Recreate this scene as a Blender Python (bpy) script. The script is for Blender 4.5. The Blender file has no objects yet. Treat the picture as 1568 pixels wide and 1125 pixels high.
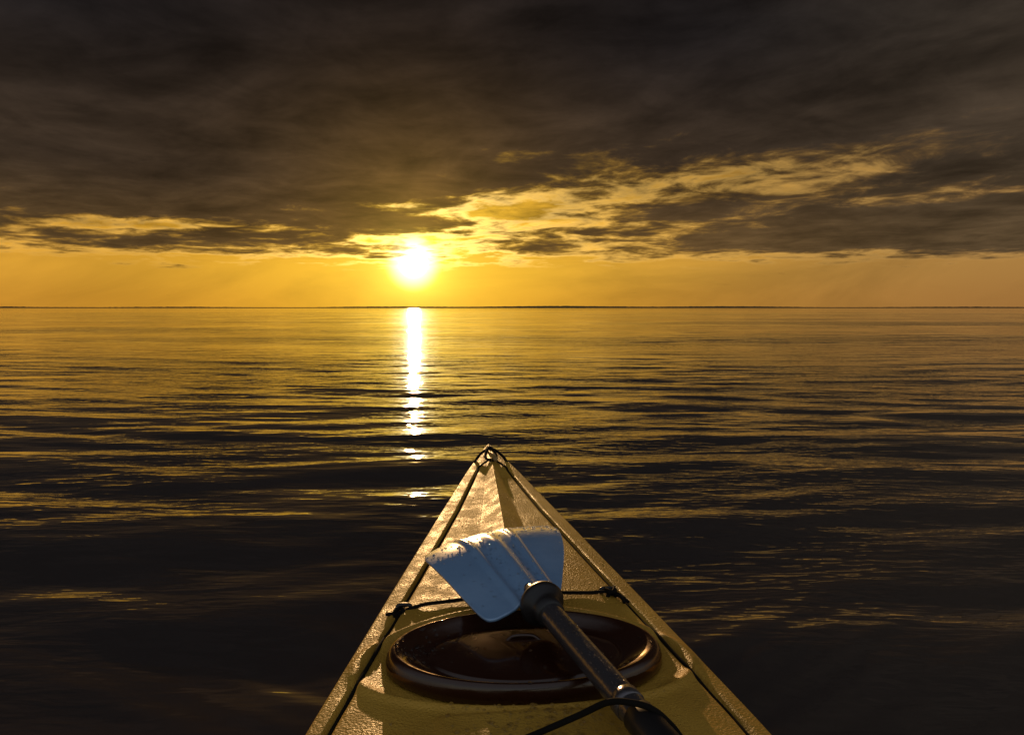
import bpy, math, random
import numpy as np
from mathutils import Vector, Matrix
random.seed(7); rng = np.random.default_rng(11)
scene = bpy.context.scene
scene.view_settings.view_transform = 'Standard'
scene.view_settings.look = 'None'
scene.view_settings.exposure = 0
R = math.radians
SUN_AZ, SUN_EL = -8.15, 3.64
S = Vector((math.sin(R(SUN_AZ))*math.cos(R(SUN_EL)), math.cos(R(SUN_AZ))*math.cos(R(SUN_EL)), math.sin(R(SUN_EL))))

# ------------------------------------------------------------------ helpers
def link(o): scene.collection.objects.link(o); return o
def empty(name, loc=(0,0,0), rotz=0):
    e = bpy.data.objects.new(name, None); e.empty_display_size = .2
    e.location = loc; e.rotation_euler = (0,0,rotz); return link(e)
def mesh_obj(name, verts, faces, mat, parent=None, smooth=True):
    me = bpy.data.meshes.new(name)
    me.from_pydata([tuple(map(float,v)) for v in verts], [], [tuple(map(int,f)) for f in faces])
    me.update()
    if smooth: me.polygons.foreach_set('use_smooth', [True]*len(me.polygons))
    me.materials.append(mat)
    o = link(bpy.data.objects.new(name, me))
    if parent: o.parent = parent
    return o
def grid_faces(nr, nc, wrap=False):
    i = np.arange(nr-1)[:,None]; j = np.arange(nc if wrap else nc-1)[None,:]
    j2 = (j+1) % nc
    a = i*nc+j; b = i*nc+j2; c = (i+1)*nc+j2; d = (i+1)*nc+j
    return np.stack([a,b,c,d],-1).reshape(-1,4)
def tube(name, pts, rad, mat, parent=None, closed=False, n=10, sub=8):
    P = [Vector(p) for p in pts]
    out = []
    m = len(P)
    segs = m if closed else m-1
    for i in range(segs):
        if closed: p0,p1,p2,p3 = P[(i-1)%m],P[i],P[(i+1)%m],P[(i+2)%m]
        else: p0,p1,p2,p3 = P[max(i-1,0)],P[i],P[i+1],P[min(i+2,m-1)]
        for k in range(sub):
            t = k/sub
            out.append(0.5*((2*p1)+(p2-p0)*t+(2*p0-5*p1+4*p2-p3)*t*t+(3*p1-p0-3*p2+p3)*t**3))
    if not closed: out.append(P[-1])
    V=[];L=len(out)
    for i,p in enumerate(out):
        if closed: T = out[(i+1)%L]-out[(i-1)%L]
        else: T = out[min(i+1,L-1)]-out[max(i-1,0)]
        T.normalize()
        up = Vector((0,0,1)) if abs(T.z)<.95 else Vector((1,0,0))
        A = T.cross(up).normalized(); B = T.cross(A).normalized()
        for k in range(n):
            a = 2*math.pi*k/n
            V.append(p + (A*math.cos(a)+B*math.sin(a))*rad)
    F=[]
    for i in range(L if closed else L-1):
        for k in range(n):
            i2=(i+1)%L
            F.append((i*n+k, i*n+(k+1)%n, i2*n+(k+1)%n, i2*n+k))
    if not closed:
        F.append(tuple(range(n))); F.append(tuple((L-1)*n+k for k in range(n)))
    return mesh_obj(name, V, F, mat, parent)
def sstep(a,b,x):
    t = np.clip((x-a)/(b-a),0,1); return t*t*(3-2*t)

# ------------------------------------------------------------------ node helper
class G:
    def __init__(s, nt): s.nt=nt
    def put(s, sock, v):
        if isinstance(v, bpy.types.NodeSocket): s.nt.links.new(v, sock)
        else: sock.default_value = v
    def m(s, op, a, b=None, c=None, clamp=False):
        n = s.nt.nodes.new('ShaderNodeMath'); n.operation=op; n.use_clamp=clamp
        for i,v in enumerate((a,b,c)):
            if v is not None: s.put(n.inputs[i], v)
        return n.outputs[0]
    def ss(s, x, a, b, c=0., d=1., smooth=True):
        n = s.nt.nodes.new('ShaderNodeMapRange'); n.interpolation_type='SMOOTHSTEP' if smooth else 'LINEAR'
        n.clamp = True
        s.put(n.inputs['Value'], x)
        for k,v in (('From Min',a),('From Max',b),('To Min',c),('To Max',d)): s.put(n.inputs[k], v)
        return n.outputs[0]
    def mix(s, f, a, b, mode='MIX'):
        n = s.nt.nodes.new('ShaderNodeMix'); n.data_type='RGBA'; n.blend_type=mode; n.clamp_factor=True
        s.put(n.inputs[0], f)
        for sock,v in ((n.inputs[6],a),(n.inputs[7],b)):
            s.put(sock, v if isinstance(v,bpy.types.NodeSocket) else (*v,1))
        return n.outputs[2]
    def vscale(s, col, f):
        n = s.nt.nodes.new('ShaderNodeVectorMath'); n.operation='SCALE'
        s.put(n.inputs[0], col); s.put(n.inputs['Scale'], f); return n.outputs[0]
    def comb(s,x,y,z):
        n = s.nt.nodes.new('ShaderNodeCombineXYZ')
        for i,v in enumerate((x,y,z)): s.put(n.inputs[i], v)
        return n.outputs[0]
    def noise(s, vec, scale, detail=5, rough=.5, dist=0.):
        n = s.nt.nodes.new('ShaderNodeTexNoise')
        s.put(n.inputs['Vector'], vec); n.inputs['Scale'].default_value=scale
        n.inputs['Detail'].default_value=detail; n.inputs['Roughness'].default_value=rough
        n.inputs['Distortion'].default_value=dist
        return n.outputs['Fac']
    def bump(s, h, strength, dist, normal=None):
        n = s.nt.nodes.new('ShaderNodeBump'); s.put(n.inputs['Height'],h)
        n.inputs['Strength'].default_value=strength; n.inputs['Distance'].default_value=dist
        if normal is not None: s.put(n.inputs['Normal'],normal)
        return n.outputs[0]

# ------------------------------------------------------------------ world
world = bpy.data.worlds.new("World"); scene.world = world; world.use_nodes=True
try:
    world.cycles.sampling_method='MANUAL'; world.cycles.sample_map_resolution=512
except Exception: pass
nt = world.node_tree; nt.nodes.clear(); g = G(nt)
tc = nt.nodes.new('ShaderNodeTexCoord')
nrm = nt.nodes.new('ShaderNodeVectorMath'); nrm.operation='NORMALIZE'
nt.links.new(tc.outputs['Generated'], nrm.inputs[0]); D = nrm.outputs[0]
sp = nt.nodes.new('ShaderNodeSeparateXYZ'); nt.links.new(D, sp.inputs[0])
x,y,z = sp.outputs
zc = g.m('MAXIMUM', z, 0.0)
el = g.m('MULTIPLY', g.m('ARCSINE', zc), 57.2958)
az = g.m('MULTIPLY', g.m('ARCTAN2', x, y), 57.2958)
dot = nt.nodes.new('ShaderNodeVectorMath'); dot.operation='DOT_PRODUCT'
nt.links.new(D, dot.inputs[0]); dot.inputs[1].default_value = S
ang = g.m('MULTIPLY', g.m('ARCCOSINE', g.m('MINIMUM', dot.outputs['Value'], 1.0)), 57.2958)
inv = g.m('DIVIDE', 1.0, g.m('ADD', zc, 0.06))
px = g.m('MULTIPLY', x, inv); py = g.m('MULTIPLY', y, inv)
P = g.comb(px, g.m('ADD', py, g.m('MULTIPLY', px, .15)), 0.0)
n1 = g.noise(P, 1.15, 6, .6, .4)
P2 = g.comb(g.m('ADD', px, 13.0), py, 4.0)
n2 = g.noise(P2, 2.8, 5, .62, .5)
P3 = g.comb(g.m('MULTIPLY', az, .055), g.m('ADD', g.m('MULTIPLY', el, .16), g.m('MULTIPLY', az, -.02)), 2.0)
n3 = g.noise(P3, 1.25, 6, .58, .6)
nn = g.m('ADD', g.m('ADD', g.m('MULTIPLY', n1, .46), g.m('MULTIPLY', n2, .27)), g.m('MULTIPLY', n3, .27))
nn = g.m('ADD', g.m('MULTIPLY', g.m('SUBTRACT', nn, .5), 2.1), .5)
def blob(a0,e0,sa,se,slope=0.0):
    da = g.m('MULTIPLY', g.m('SUBTRACT', az, a0), 1/sa)
    e_ = g.m('MULTIPLY', g.m('SUBTRACT', el, e0), 1/se)
    if slope: e_ = g.m('SUBTRACT', e_, g.m('MULTIPLY', da, slope*sa/se))
    return g.m('EXPONENT', g.m('MULTIPLY', g.m('MULTIPLY_ADD', da,da, g.m('MULTIPLY',e_,e_)), -1.0))
lo = g.ss(el, 2.4, 5.0, -.36, .08, False)
hiL = g.ss(el, 5.2, 8.5, 0.0, .26)
hiR = g.ss(el, 10.0, 16.0, 0.0, .30)
mr = g.ss(az, -10.0, 4.0)
bias = g.m('ADD', lo, g.m('ADD', g.m('MULTIPLY', hiL, g.m('SUBTRACT', 1.0, mr)), g.m('MULTIPLY', hiR, mr)))
for (a0,e0,sa,se,sl,k) in (
    (16,9.2,16,1.9,.13,-.10),(37,13.0,9,2.6,0,.22),(-9,8.2,7,.8,.0,-.33),(-4.5,5.8,4.5,.8,0,-.26),(3,7.6,7,.9,.05,-.18),
    (-27,6.1,7,.45,.02,-.28),
    (14.5,7.5,6,.8,0,.34),(20,5.1,8,.9,-.02,.36),(31,6.2,8,1.2,0,.26),(38,4.4,9,1.5,0,.34),(-24,4.7,14,.6,0,.10)):
    bias = g.m('MULTIPLY_ADD', blob(a0,e0,sa,se,sl), k, bias)
dens = g.m('ADD', nn, bias)
cover = g.ss(dens, .36, .66)
# clear sky colours
side = g.ss(az, -10.0, 36.0)
clr = g.mix(side, (.60,.285,.034), (.34,.172,.048))
near = g.m('EXPONENT', g.m('MULTIPLY', ang, -1/13.0))
clr = g.mix(near, clr, (1.10,.60,.025))
clr = g.mix(g.ss(el, 0.0, 3.4, .9, 0.0), clr, g.mix(near, g.mix(side,(.50,.215,.026),(.30,.138,.038)), (1.0,.50,.02)))
high = g.ss(el, 5, 15, 1.0, .40)
clr = g.vscale(clr, high)
gaptex = g.mix(g.ss(el, 3.0, 6.0), g.comb(*[g.ss(n3, .38, .62, 1.08, .84, False)]*3), g.comb(*[g.ss(n2, .34, .62, 1.15, .45, False)]*3))
clr = g.mix(1.0, clr, gaptex, 'MULTIPLY')
# cloud colours
cd = g.mix(g.ss(el, 4.0, 11.0), (.100,.056,.020), (.041,.0265,.0165))
cd = g.mix(g.ss(el, 9.0, 21.0), cd, (.0115,.0096,.0098))
cd = g.mix(g.m('MULTIPLY', g.m('EXPONENT', g.m('MULTIPLY', ang, -1/5.0)), .8), cd, (.42,.19,.022))
cd = g.mix(g.m('MULTIPLY', g.ss(az,12.,38.), g.ss(el,6.,14.,.5,.30)), cd, (.064,.046,.028))
tex = g.ss(g.m('ADD', g.m('MULTIPLY', n3, .55), g.m('MULTIPLY', n1, .45)), .36, .64, 1.5, .55, False)
tex2 = g.ss(n2, .35, .65, 1.2, .8, False)
cd = g.vscale(cd, g.m('MULTIPLY', tex, tex2))
sky = g.mix(cover, clr, cd)
# back-lit thin cloud rims
rim = g.m('MULTIPLY', g.ss(dens, .30, .42), g.ss(dens, .42, .56, 1.0, 0.0))
rim = g.m('MULTIPLY', rim, g.m('MULTIPLY', g.m('ADD', g.m('EXPONENT', g.m('MULTIPLY', ang, -1/6.0)), .055), g.ss(el, 2.5, 4.5)))
sky = g.mix(1.0, sky, g.vscale(g.comb(1.0,.66,.22), g.m('MULTIPLY', rim, 2.0)), 'ADD')
# aureole and disc
thin = g.ss(cover, .2, 1.0, 1.0, .22)
halo = g.m('ADD', g.m('MULTIPLY', g.m('EXPONENT', g.m('MULTIPLY', ang, -1/1.0)), 2.6), g.m('MULTIPLY', g.m('EXPONENT', g.m('MULTIPLY', ang, -1/3.4)), .75))
sky = g.mix(1.0, sky, g.vscale(g.comb(1.0,.78,.13), g.m('MULTIPLY', halo, thin)), 'ADD')
core = g.m('ADD', g.m('MULTIPLY', g.ss(ang, .3, 1.3, 1.0, 0.0), 7.0), g.ss(ang, .8, 2.5, 1.1, 0.0))
sky = g.mix(1.0, sky, g.vscale(g.comb(1.0,.92,.80), g.m('MULTIPLY',core,thin)), 'ADD')
# open twilight sky overhead and behind
ns = nt.nodes.new('ShaderNodeTexSky'); ns.sky_type='NISHITA'; ns.sun_disc=False
ns.sun_elevation=R(SUN_EL); ns.sun_rotation=R(SUN_AZ)
back = g.ss(y, .40, -.30)
nis = g.vscale(ns.outputs[0], .07)
nis = g.mix(1.0, nis, (.185,.185,.205), 'ADD')
sky = g.mix(back, sky, nis)
bg = nt.nodes.new('ShaderNodeBackground'); nt.links.new(sky, bg.inputs[0]); bg.inputs[1].default_value=1.0
wo = nt.nodes.new('ShaderNodeOutputWorld'); nt.links.new(bg.outputs[0], wo.inputs[0])

sl = bpy.data.lights.new('sun','SUN'); sl.energy=2.2; sl.angle=R(.6); sl.color=(1,.58,.24)
so = link(bpy.data.objects.new('sun', sl)); so.rotation_euler = S.to_track_quat('Z','Y').to_euler(); so.location=S*50

# ------------------------------------------------------------------ materials
def new_mat(name, col=(.5,.5,.5), rough=.5, **kw):
    m = bpy.data.materials.new(name); m.use_nodes=True
    b = m.node_tree.nodes['Principled BSDF']
    b.inputs['Base Color'].default_value=(*col,1); b.inputs['Roughness'].default_value=rough
    for k,v in kw.items(): b.inputs[k.replace('_',' ')].default_value=v
    return m, b, G(m.node_tree)
def objco(gg):
    t = gg.nt.nodes.new('ShaderNodeTexCoord'); return t.outputs['Object']

m_water, b, gg = new_mat('water_surface', (.045,.036,.032), .03, IOR=1.85)
t = objco(gg)
mp = gg.nt.nodes.new('ShaderNodeMapping'); gg.nt.links.new(t, mp.inputs[0]); mp.inputs['Scale'].default_value=(.28,1,1)
mp.inputs['Rotation'].default_value=(0,0,R(4))
mq = gg.nt.nodes.new('ShaderNodeMapping'); gg.nt.links.new(t, mq.inputs[0]); mq.inputs['Scale'].default_value=(.035,.16,1)
w1 = gg.noise(mp.outputs[0], 5.0, 2, .5, .4)
w2 = gg.noise(mp.outputs[0], 21.0, 2, .5, .3)
patch = gg.ss(gg.noise(t, .35, 2, .5), .38, .60, .3, 1.2)
gust = gg.ss(gg.noise(mq.outputs[0], 1.0, 5, .7, .6), .40, .62, .12, 2.0)
nb = gg.bump(gg.m('MULTIPLY', w1, gust), 1.0, .0115)
nb = gg.bump(gg.m('MULTIPLY', w2, patch), 1.0, .0062, nb)
gg.nt.links.new(nb, b.inputs['Normal'])

m_deck, b, gg = new_mat('yellow_polyethylene', (.50,.27,.03), .5)
b.inputs['Specular IOR Level'].default_value=.34
t = objco(gg)
n = gg.noise(t, 9, 4, .6)
gg.nt.links.new(gg.mix(gg.ss(n,.3,.7), (.50,.275,.034), (.62,.355,.048)), b.inputs['Base Color'])
gg.nt.links.new(gg.ss(gg.noise(t, 25, 3, .6), .35,.65,.42,.62), b.inputs['Roughness'])
nb = gg.bump(gg.noise(t, 300, 2, .5), .9, .0026)
gg.nt.links.new(nb, b.inputs['Normal'])

m_rubber, b, gg = new_mat('hatch_rubber_sky_tint', (.030,.010,.005), .2)  # brown base paints copper sky reflections into the dark rubber
t = objco(gg)
gg.nt.links.new(gg.ss(gg.noise(t, 18, 3, .6), .35,.65,.10,.28), b.inputs['Roughness'])
gg.nt.links.new(gg.bump(gg.noise(t, 60, 2, .5), .3, .002), b.inputs['Normal'])
b.inputs['Coat Weight'].default_value=.6; b.inputs['Coat Roughness'].default_value=.08; b.inputs['Coat Tint'].default_value=(1,.75,.55,1)
m_black, b, gg = new_mat('black_rubber', (.012,.011,.010), .4)
m_rope, b, gg = new_mat('black_cord', (.010,.008,.006), .9)
b.inputs['Specular IOR Level'].default_value=.15
m_blade, b, gg = new_mat('pale_blue_blade_plastic', (.22,.37,.60), .24)
t = objco(gg)
gg.nt.links.new(gg.mix(gg.ss(gg.noise(t, 12, 3, .6),.3,.7), (.21,.37,.60), (.27,.44,.68)), b.inputs['Base Color'])
gg.nt.links.new(gg.bump(gg.noise(t, 40, 3, .6), .4, .0016), b.inputs['Normal'])
b.inputs['Coat Weight'].default_value=1.0; b.inputs['Coat Roughness'].default_value=.16; b.inputs['Coat IOR'].default_value=1.6
m_shaft, b, gg = new_mat('dark_shaft', (.17,.16,.17), .24, Metallic=.75)
gg.nt.links.new(gg.bump(gg.noise(objco(gg), 120, 2, .5), .3, .002), b.inputs['Normal'])
m_grip, b, gg = new_mat('black_grip', (.014,.012,.012), .4)
m_drop, b, gg = new_mat('water_drops', (.9,.9,.9), .03, IOR=1.33, Transmission_Weight=1.0)
m_toggle, b, gg = new_mat('tan_fitting', (.30,.20,.08), .45)
m_shore, b, gg = new_mat('shore_forest_hazed', (.12,.08,.04), .95)  # lighter brown puts the distance haze into the coast's colour
gg.nt.links.new(gg.mix(gg.noise(objco(gg), .01, 3, .5), (.08,.055,.03), (.17,.115,.055)), b.inputs['Base Color'])

# ------------------------------------------------------------------ water
TIP=(-.085,2.44,0); ROT=math.atan(.0685)
def build_water():
    r = np.concatenate([np.exp(np.arange(math.log(.25), math.log(130), .0056)),
                        np.exp(np.linspace(math.log(131), math.log(20000), 120))])
    th = np.concatenate([np.arange(-48,48,.33), np.arange(48,312,1.5)])*math.pi/180
    nr, na = len(r), len(th)
    X = r[:,None]*np.sin(th)[None,:]; Y = r[:,None]*np.cos(th)[None,:]
    dr = np.gradient(r)[:,None]
    Z = np.zeros_like(X)
    K = 72
    lam = np.exp(rng.uniform(math.log(.16), math.log(4.5), K))
    wgt = np.exp(-((np.log(lam)-math.log(.55))/.9)**2)
    s = wgt*rng.uniform(.6,1.4,K); s *= .050*math.sqrt(2)/math.sqrt((s**2).sum())
    Xw = X + .5*np.sin(Y*.31+1.3)+.3*np.sin(Y*.9+X*.2); Yw = Y + .35*np.sin(X*.33+.7)+.16*np.sin(X*.95+2.+Y*.25)
    for i in range(K):
        a = rng.normal(0, R(18)) + R(-3)
        k = 2*math.pi/lam[i]; ph = rng.uniform(0,6.28)
        fade = np.clip(lam[i]/(3.0*dr)-1,0,1)
        arg = k*(Xw*math.sin(a)+Yw*math.cos(a))+ph
        # each wave train comes and goes in patches
        pk=k*.13; pm=.65+.35*np.sin(pk*(X*math.cos(a)*.5-Y*math.sin(a))+pk*.8*Y+ph*3.1)
        Z += fade*pm*(s[i]/k)*1.3*np.sin(arg)
    env = .85+.35*np.sin(X*.21+Y*.13+.5)*np.sin(Y*.17-X*.06+1.1)
    Z *= env*np.interp(r,[0,1.2,2.5,5,11,40],[1.3,1.55,1.6,1.2,.72,.65])[:,None]
    for i in range(18):   # low long swell
        l_=rng.uniform(4,22); a=rng.normal(0,R(10)); k=2*math.pi/l_
        Z += np.clip(l_/(3.0*dr)-1,0,1)*(.0048/k)*np.sin(k*(X*math.sin(a)+Y*math.cos(a))+rng.uniform(0,6.28))
    # small bow-wave ripples fanning out along both sides of the hull
    c,s_=math.cos(-ROT),math.sin(-ROT); dx,dy=X-TIP[0],Y-TIP[1]
    lx=dx*c-dy*s_; q=-(dx*s_+dy*c)
    for sd,am in ((1,1.0),(-1,.5)):
        w=lx*sd; off=w-(.16*q+.03)
        envw=sstep(0,.06,off)*np.exp(-np.maximum(off,0)/.5)*sstep(.3,.9,q)*sstep(3.2,1.8,q)
        arg=2*math.pi*(w*.45+q*.72+.03*np.sin(q*9+w*5))/.095
        Z += am*envw*.0024*(np.sin(arg)+.6*np.sin(arg*.63+1.0+q*2))
    V = np.stack([X,Y,Z],-1).reshape(-1,3)
    F = grid_faces(nr, na, True)[:, ::-1]
    me = bpy.data.meshes.new('water')
    me.vertices.add(len(V)); me.vertices.foreach_set('co', V.astype(np.float32).ravel())
    me.loops.add(F.size); me.loops.foreach_set('vertex_index', F.astype(np.int32).ravel())
    me.polygons.add(len(F)); me.polygons.foreach_set('loop_start', np.arange(0,F.size,4,dtype=np.int32))
    me.polygons.foreach_set('use_smooth', np.ones(len(F),dtype=bool))
    me.update(calc_edges=True); me.validate()
    me.materials.append(m_water)
    o = link(bpy.data.objects.new('water', me))
    if me.polygons[0].normal.z < 0: me.flip_normals()
    return o
build_water()

# distant shoreline: low wooded coast
V=[]
A = np.arange(-75,75,.10); nn_=len(A)
h = 13+5*np.sin(A*.11+1)+3*np.sin(A*.43)+1.0*rng.normal(size=nn_)
h = np.clip(h,7,26)
for i,a in enumerate(A):
    rr=7000
    sx,sy=math.sin(R(a)),math.cos(R(a))
    V += [(rr*sx,rr*sy,-1),(rr*sx,rr*sy,h[i]*.7),((rr+60)*sx,(rr+60)*sy,h[i]),((rr+500)*sx,(rr+500)*sy,h[i]*.9),((rr+700)*sx,(rr+700)*sy,-1)]
mesh_obj('distant_shoreline', V, grid_faces(nn_,5), m_shore)

# ------------------------------------------------------------------ kayak
kayak = empty('kayak', TIP, ROT)
L = 4.6
_s = np.array([0,.03,.10,.37,.78,1.26,1.68,2.1,2.55,3.0,3.6,4.1,4.45,4.57,4.6])
_w = np.array([.008,.017,.032,.087,.152,.224,.285,.318,.328,.312,.25,.16,.065,.022,.008])
fs = np.linspace(0,L,1200); fw = np.interp(fs,_s,_w)
kern = np.hanning(61); kern/=kern.sum()
fw2 = np.convolve(np.pad(fw,30,mode='edge'),kern,'valid'); bl_ = sstep(.05,.3,fs)*sstep(.02,.2,L-fs)
fw = fw*(1-bl_)+fw2*bl_
def hw(s): return np.interp(s, fs, fw)
def band(s):
    b = np.interp(s,[0,.1,.37,.78,1.2,1.68,3.6,4.3,4.6],[.004,.017,.040,.049,.045,.034,.028,.03,.004]); return np.minimum(b, hw(s)*.62)
HS, HA, HB = 1.512, .192, .110       # hatch centre and half-axes
CS, CA, CB = 2.55, .215, .43         # cockpit
def sheer(s): return .300 + .010*np.clip(1-s/.7,0,1)**2 + .03*np.clip((s-3.4)/1.2,0,1)**2
def deck_z(w, s):
    w=np.asarray(w,float); s=np.asarray(s,float)
    H=hw(s); B=band(s); I=np.maximum(H-B,1e-4); aw=np.abs(w)
    z0=sheer(s)
    r=np.clip(aw/I,0,1)
    A=np.interp(s,[0,.2,.45,.9,1.2,1.4,1.68,2.1,3,3.3,4,4.6],[0,.003,.020,.026,.022,.014,.016,.03,.03,.05,.03,0])
    pt=sstep(1.5,.9,s)
    prof = pt*(.10*(1-r**2)+.90*np.clip(1-r/.40,0,1)**1.05) + (1-pt)*(1-r**2.2)
    groove=-.009*np.exp(-((aw-I)/.0045)**2)*sstep(.25,.5,s)
    rolled=-.020*sstep(H-.010,H+.001,aw)**1.5
    bandtilt = np.where(aw>I, -.10*(aw-I), 0)
    z=z0+A*prof+groove+rolled+bandtilt
    pan = sstep(.125,.110,aw)*sstep(1.655,1.670,s)*sstep(1.98,1.95,s); z = z+.006*pan
    e=np.sqrt((w/(HA+.012))**2+((s-HS)/(HB+.012))**2)
    k=sstep(1.16,1.02,e); z=z*(1-k)+.297*k
    z = z+.005*np.exp(-((e-1.17)/.045)**2)
    e2=np.sqrt((w/CA)**2+((s-CS)/CB)**2)
    k2=sstep(1.0,.93,e2); z=z*(1-k2)+.09*k2
    return z
nw_ = 181
ss_ = np.concatenate([np.linspace(0,.25,90,endpoint=False), np.linspace(.25,1.95,640,endpoint=False), np.linspace(1.95,L,220)])
uu = np.linspace(-1,1,nw_)
SS,UU = np.meshgrid(ss_,uu,indexing='ij')
WW = UU*hw(SS)
ZZ = deck_z(WW,SS)
V = np.stack([WW,-SS,ZZ],-1).reshape(-1,3)
mesh_obj('deck', V, grid_faces(len(ss_),nw_)[:, ::-1], m_deck, kayak)
prof=[(1.0,-.0),(1.012,-.006),(1.0,-.02),(.97,-.10),(.90,-.20),(.72,-.30),(.38,-.35),(0,-.37)]
prof_full=[(-a,b_) for a,b_ in prof]+[(a,b_) for a,b_ in prof[::-1][1:]]
hs=np.linspace(0,L,200); V=[]
for s in hs:
    H=float(hw(s)); ze=float(deck_z(H,s)); rock=min(1,(.35+ .65*min(1,s/.8))) * min(1,(.35+.65*min(1,(L-s)/.8)))
    for a,b_ in prof_full:
        V.append((a*H, -s + (0 if s>.01 else .004), ze+b_*rock))
mesh_obj('hull', V, grid_faces(len(hs),len(prof_full)), m_deck, kayak)

# hatch cover (elliptical lathe: raised rolled rim, sloped inner wall, inner disc)
hp=[(1.0,.298),(1.02,.301),(1.02,.311),(1.0,.3215),(.98,.3260),(.955,.3275),(.93,.3265),(.88,.3215),(.80,.3135),(.75,.3105),(.725,.3100),(.71,.3115),(.70,.3140),(.68,.3150),(.55,.3158),(.35,.3164),(.18,.3167),(.03,.3168)]
na=128; V=[]
for (r_,z_) in hp:
    for k in range(na):
        a=2*math.pi*k/na
        V.append((HA*r_*math.cos(a), -HS+HB*r_*math.sin(a), z_))
F=[tuple(f) for f in grid_faces(len(hp),na,True)]; F.append(tuple((len(hp)-1)*na+k for k in range(na)))
mesh_obj('hatch_cover', V, F, m_rubber, kayak)
tube('hatch_tab', [(-.025,-HS+.030,.3145),(-.014,-HS+.036,.3195),(.014,-HS+.036,.3195),(.025,-HS+.030,.3145)], .003, m_rubber, kayak)
pts=[]
for k in range(48):
    a=2*math.pi*k/48; w_=CA*1.03*math.cos(a); s_=CS+CB*1.03*math.sin(a)
    pts.append((w_,-s_, float(deck_z(w_*1.06, CS+(s_-CS)*1.06))+.004))
tube('cockpit_coaming', pts, .010, m_black, kayak, closed=True, sub=2)

for side_,nm in ((-1,'deck_line_port'),(1,'deck_line_starboard')):
    pts=[]
    for s in np.linspace(.33,2.0,34):
        w_=side_*(float(hw(s)-band(s))-.0005)
        pts.append((w_,-s,float(deck_z(w_,s))+.0022))
    pts=[(0.004*side_,-.285,float(deck_z(0,.285))+.006)]+pts
    tube(nm, pts, .0029, m_rope, kayak, sub=3)
def loc(xw,yw):
    dx,dy=xw-TIP[0],yw-TIP[1]; c,s_=math.cos(-ROT),math.sin(-ROT)
    return (dx*c-dy*s_, dx*s_+dy*c)
def on_deck(xw,yw,off=.004):
    lx,ly=loc(xw,yw); return (lx,ly,float(deck_z(lx,-ly))+off)
tube('cross_bungee', [on_deck(-.205,1.075),on_deck(-.186,1.092,.006),on_deck(-.15,1.095),on_deck(-.10,1.10),on_deck(-.05,1.108),on_deck(0,1.118),on_deck(.05,1.125),on_deck(.09,1.13),on_deck(.13,1.137),on_deck(.1755,1.148,.006),on_deck(.20,1.13)], .0030, m_rope, kayak)
def knot(name, xw,yw, sc=1.0):
    p=Vector(on_deck(xw,yw,.002)); pts=[]
    for k in range(18):
        a=k*.9; pts.append(p+Vector((.008*math.cos(a)*sc,.012*math.sin(a*1.3)*sc,.004+.004*math.sin(a*.7))))
    tube(name, pts, .0032, m_rope, kayak, sub=4, n=8)
    tube(name+'_tail', [p, p+Vector((-.012*sc,-.02,.003)), p+Vector((-.016*sc,-.035,-.001))], .0026, m_rope, kayak)
knot('bungee_knot_port',-.187,1.092); knot('bungee_knot_starboard',.172,1.150,-1.0)
for xw,yw,nm in ((-.180,1.10,'pad_eye_port'),(.166,1.158,'pad_eye_starboard')):
    p=Vector(on_deck(xw,yw,.001))
    tube(nm, [p+Vector((-.012,0,0)),p+Vector((-.008,.001,.006)),p+Vector((.008,.001,.006)),p+Vector((.012,0,0))], .0035, m_grip, kayak)
def bl3(w,s,o=.005): return (w,-s,float(deck_z(w,s))+o)
tube('bow_loop', [bl3(-.056,.27,-.010),bl3(-.047,.24,.006),bl3(-.030,.19,.012),bl3(-.010,.15,.014),bl3(.010,.145,.014),bl3(.026,.18,.012),bl3(.044,.235,.006),bl3(.054,.265,-.010)], .0046, m_rope, kayak)
tube('bow_loop_inner', [bl3(-.004,.30),bl3(-.018,.25,.010),bl3(-.014,.19,.014),bl3(0,.155,.020),bl3(.014,.19,.014),bl3(.018,.25,.010),bl3(.004,.30)], .0042, m_rope, kayak)
tube('bow_toggle', [bl3(.002,.22,.014),bl3(.006,.25,.016),bl3(.010,.28,.016),bl3(.012,.31,.014)], .0065, m_toggle, kayak)
tube('bow_pad_eye', [bl3(-.009,.09,0),bl3(-.006,.095,.010),bl3(.006,.095,.010),bl3(.009,.09,0)], .0035, m_toggle, kayak)

# droplets
def drops(name, pts_nrm, mat, parent):
    V=[];F=[]
    for p,r_ in pts_nrm:
        b0=len(V); n=8
        sx=r_*random.uniform(.8,1.3); sy=r_*random.uniform(.8,1.3)
        for j,(rr,hh) in enumerate(((1,-.1),(.9,.3),(.6,.58))):
            for k in range(n):
                a=2*math.pi*k/n; V.append((p[0]+sx*rr*math.cos(a),p[1]+sy*rr*math.sin(a),p[2]+hh*r_))
        V.append((p[0],p[1],p[2]+r_*.7))
        for j in range(2):
            for k in range(n): F.append((b0+j*n+k,b0+j*n+(k+1)%n,b0+(j+1)*n+(k+1)%n,b0+(j+1)*n+k))
        for k in range(n): F.append((b0+2*n+k,b0+2*n+(k+1)%n,b0+3*n))
    return mesh_obj(name,V,F,mat,parent)
ds=[]
for _ in range(320):
    w_=random.gauss(0,.05); s_=random.uniform(1.63,1.80); ds.append(((w_,-s_,float(deck_z(w_,s_))),random.uniform(.0010,.0034)))
for _ in range(400):
    s_=random.uniform(.35,1.9); w_=random.uniform(-.97,.97)*float(hw(s_))
    e=math.hypot(w_/HA,(s_-HS)/HB)
    if e<1.1: continue
    ds.append(((w_,-s_,float(deck_z(w_,s_))),random.uniform(.0005,.0014)))
drops('deck_droplets', ds, m_drop, kayak)
ds=[]
hr=[p[0] for p in hp][::-1]; hz=[p[1] for p in hp][::-1]
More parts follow.
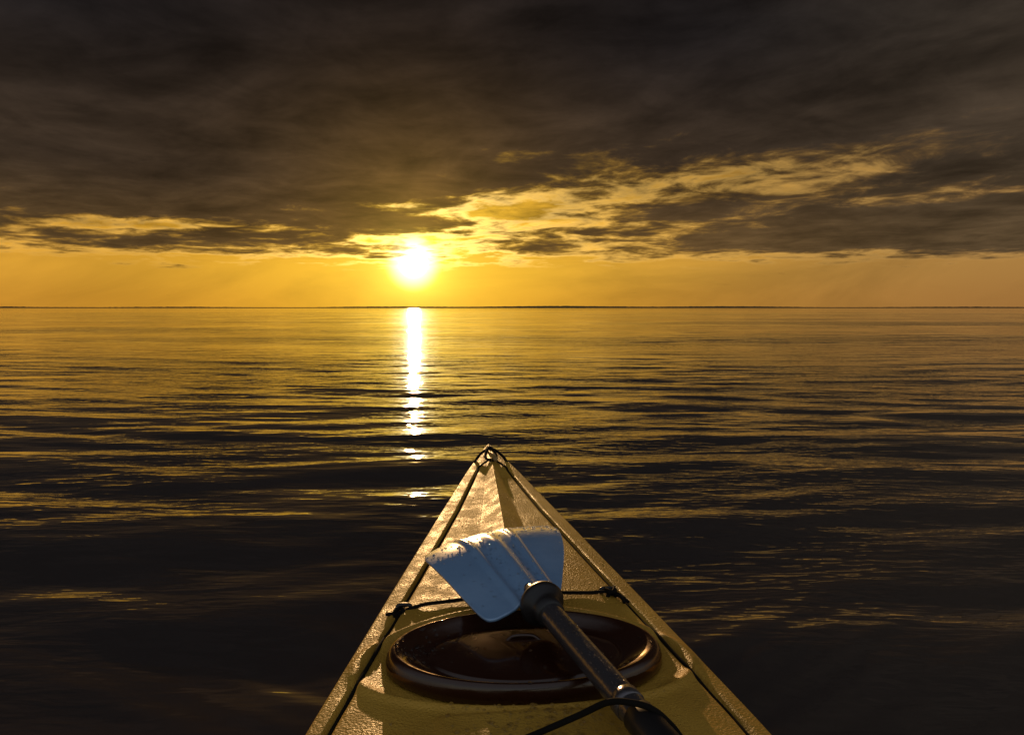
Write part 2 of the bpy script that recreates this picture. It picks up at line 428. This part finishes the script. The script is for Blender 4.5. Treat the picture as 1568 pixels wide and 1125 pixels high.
for _ in range(90):
    a=random.uniform(0,6.283); r_=math.sqrt(random.uniform(0,1))*.98
    if random.random()<.7: a=random.gauss(math.pi*.95,.3); r_=random.gauss(.78,.08)
    r_=min(r_,.96)
    ds.append(((HA*r_*math.cos(a),-HS+HB*r_*math.sin(a),float(np.interp(r_,hr,hz))),random.uniform(.0008,.0034)))
drops('hatch_droplets', ds, m_drop, kayak)

# ------------------------------------------------------------------ paddle
NECK=Vector((.0447,.982,.362)); PB=Vector((.1436,.71,.350))
axis=(PB-NECK).normalized()
paddle = empty('paddle', (0,0,0))
outline=[(.0753,1.0285),(.0852,1.1066),(.0936,1.2039),(.0903,1.2959),(.0718,1.3557),(.0351,1.3766),(-.012,1.3597),(-.0691,1.3035),(-.116,1.2556),(-.1464,1.2205),(-.1547,1.1813),(-.1396,1.1413),(-.1055,1.0793),(-.0724,1.0165),(-.0441,.9666),(-.0276,.956),(-.0086,.9666),(.0127,.984),(.030,.985),(.062,.992)]
tv=Vector((-.342,.94)); nv=Vector((.94,.342)); n0=Vector((.0447,.985))
def blade_z(X,Y):
    al=(X-n0.x)*tv.x+(Y-n0.y)*tv.y; ac=(X-n0.x)*nv.x+(Y-n0.y)*nv.y
    z=.356+.04*ac-.022*(ac/.13)**2*.6+.095*max(al,0)
    lim = .337+.2*ac
    d=lim-al
    if d<.13: z-=.032*((.13-d)/.13)**2.0
    z+= .0085*math.exp(-((ac-.002)/.013)**2)*(1-sstep(.16,.36,al))
    z+= .0035*math.exp(-((ac-.03-.06*al)/.006)**2)*(1-sstep(.28,.38,al))
    z+= .0040*math.exp(-((ac+.03+.05*al)/.006)**2)*(1-sstep(.28,.38,al))
    return float(z)
def spline_closed(P,sub):
    out=[];m=len(P)
    for i in range(m):
        p0,p1,p2,p3=[Vector(P[(i+j)%m]) for j in (-1,0,1,2)]
        for k in range(sub):
            t=k/sub; out.append(0.5*((2*p1)+(p2-p0)*t+(2*p0-5*p1+4*p2-p3)*t*t+(3*p1-p0-3*p2+p3)*t**3))
    return out
O=spline_closed(outline,24); C=Vector((-.005,1.16)); NRG=70
V=[];n=len(O)
for j in range(NRG):
    f=(1-j/NRG)
    for p in O:
        q=C+(p-C)*f; V.append((q.x,q.y,blade_z(q.x,q.y)))
V.append((C.x,C.y,blade_z(C.x,C.y)))
F=[tuple(f) for f in grid_faces(NRG,n,True)]
for k in range(n): F.append(((NRG-1)*n+k,(NRG-1)*n+(k+1)%n,NRG*n))
blade=mesh_obj('blade_front', V, F, m_blade, paddle)
md=blade.modifiers.new('thick','SOLIDIFY'); md.thickness=.0045; md.offset=0
LEN=1.45
mid=NECK+axis*(LEN/2)
rear=link(bpy.data.objects.new('blade_rear', blade.data)); rear.parent=paddle
rear.matrix_local = Matrix.Translation(mid)@Matrix.Rotation(math.pi,4,'Z')@Matrix.Translation(-mid)
m2=rear.modifiers.new('thick','SOLIDIFY'); m2.thickness=.0045; m2.offset=0
Q=axis.to_track_quat('Z','Y').to_matrix().to_4x4()
def lathe(name, prof_, mat, n=40):
    V=[]
    for (t_,r_) in prof_:
        for k in range(n):
            a=2*math.pi*k/n
            V.append(NECK+ (Q@Vector((r_*math.cos(a),r_*math.sin(a),t_))))
    F=[tuple(f) for f in grid_faces(len(prof_),n,True)]
    F.append(tuple(range(n))); F.append(tuple((len(prof_)-1)*n+k for k in range(n)))
    return mesh_obj(name,V,F,mat,paddle)
lathe('shaft', [(-.06,.006),(-.045,.012),(-.02,.0155),(0,.0170),(.27,.0170),(LEN-.0,.0170)], m_shaft)
lathe('drip_ring_front', [(-.012,.016),(-.012,.026),(-.006,.033),(.002,.0345),(.008,.031),(.012,.024),(.020,.0215),(.034,.021),(.036,.017)], m_grip)
lathe('drip_ring_rear', [(LEN-.036,.017),(LEN-.034,.021),(LEN-.02,.0215),(LEN-.012,.024),(LEN-.008,.031),(LEN-.002,.0345),(LEN+.012,.026),(LEN+.012,.016)], m_grip)
lathe('shaft_collar', [(.246,.0170),(.247,.0186),(.262,.0186),(.263,.0170)], m_shaft)
lathe('hand_grip', [(.278,.0172),(.280,.0190),(.30,.0192),(.50,.0192),(.502,.0172)], m_grip)
ds=[]
for _ in range(1100):
    X=random.uniform(-.155,.095); Y=random.uniform(.95,1.375)
    ins=False; j=len(outline)-1
    for i in range(len(outline)):
        xi,yi=outline[i]; xj,yj=outline[j]
        if (yi>Y)!=(yj>Y) and X<(xj-xi)*(Y-yi)/(yj-yi)+xi: ins=not ins
        j=i
    if not ins: continue
    al=(X-n0.x)*tv.x+(Y-n0.y)*tv.y; ac=(X-n0.x)*nv.x+(Y-n0.y)*nv.y
    if not (al>.22+.2*ac or abs(ac-.01)<.03):
        if random.random()<.9: continue
    ds.append(((X,Y,blade_z(X,Y)+.002),random.uniform(.0008,.0026)))
drops('blade_droplets', ds, m_drop, paddle)
ds=[]
for _ in range(110):
    t_=random.uniform(.04,.27); a=random.gauss(math.pi/2,.5)
    p=NECK+axis*t_; side_v=Vector((-axis.y,axis.x,0)).normalized()
    p=p+side_v*(.017*math.cos(a))+Vector((0,0,.017*math.sin(a))); ds.append(((p.x,p.y,p.z),random.uniform(.0006,.0018)))
drops('shaft_droplets', ds, m_drop, paddle)

def kl(xw,yw,zw): a,b_=loc(xw,yw); return (a,b_,zw)
tube('paddle_bungee', [on_deck(-.10,.64,.004),on_deck(-.03,.685,.004),on_deck(.026,.716,.008),kl(.075,.722,.350),kl(.105,.715,.369),kl(.127,.706,.3745),kl(.150,.700,.371),kl(.172,.700,.352),on_deck(.20,.695,.008),on_deck(.245,.655,.004)], .0036, m_rope, kayak)

# ------------------------------------------------------------------ camera
cam=bpy.data.cameras.new('camera'); cam.lens=24; cam.sensor_width=36; cam.clip_start=.02; cam.clip_end=40000
co=link(bpy.data.objects.new('camera',cam)); co.location=(0,0,.8); co.rotation_euler=(R(90-4.98),0,0)
scene.camera=co
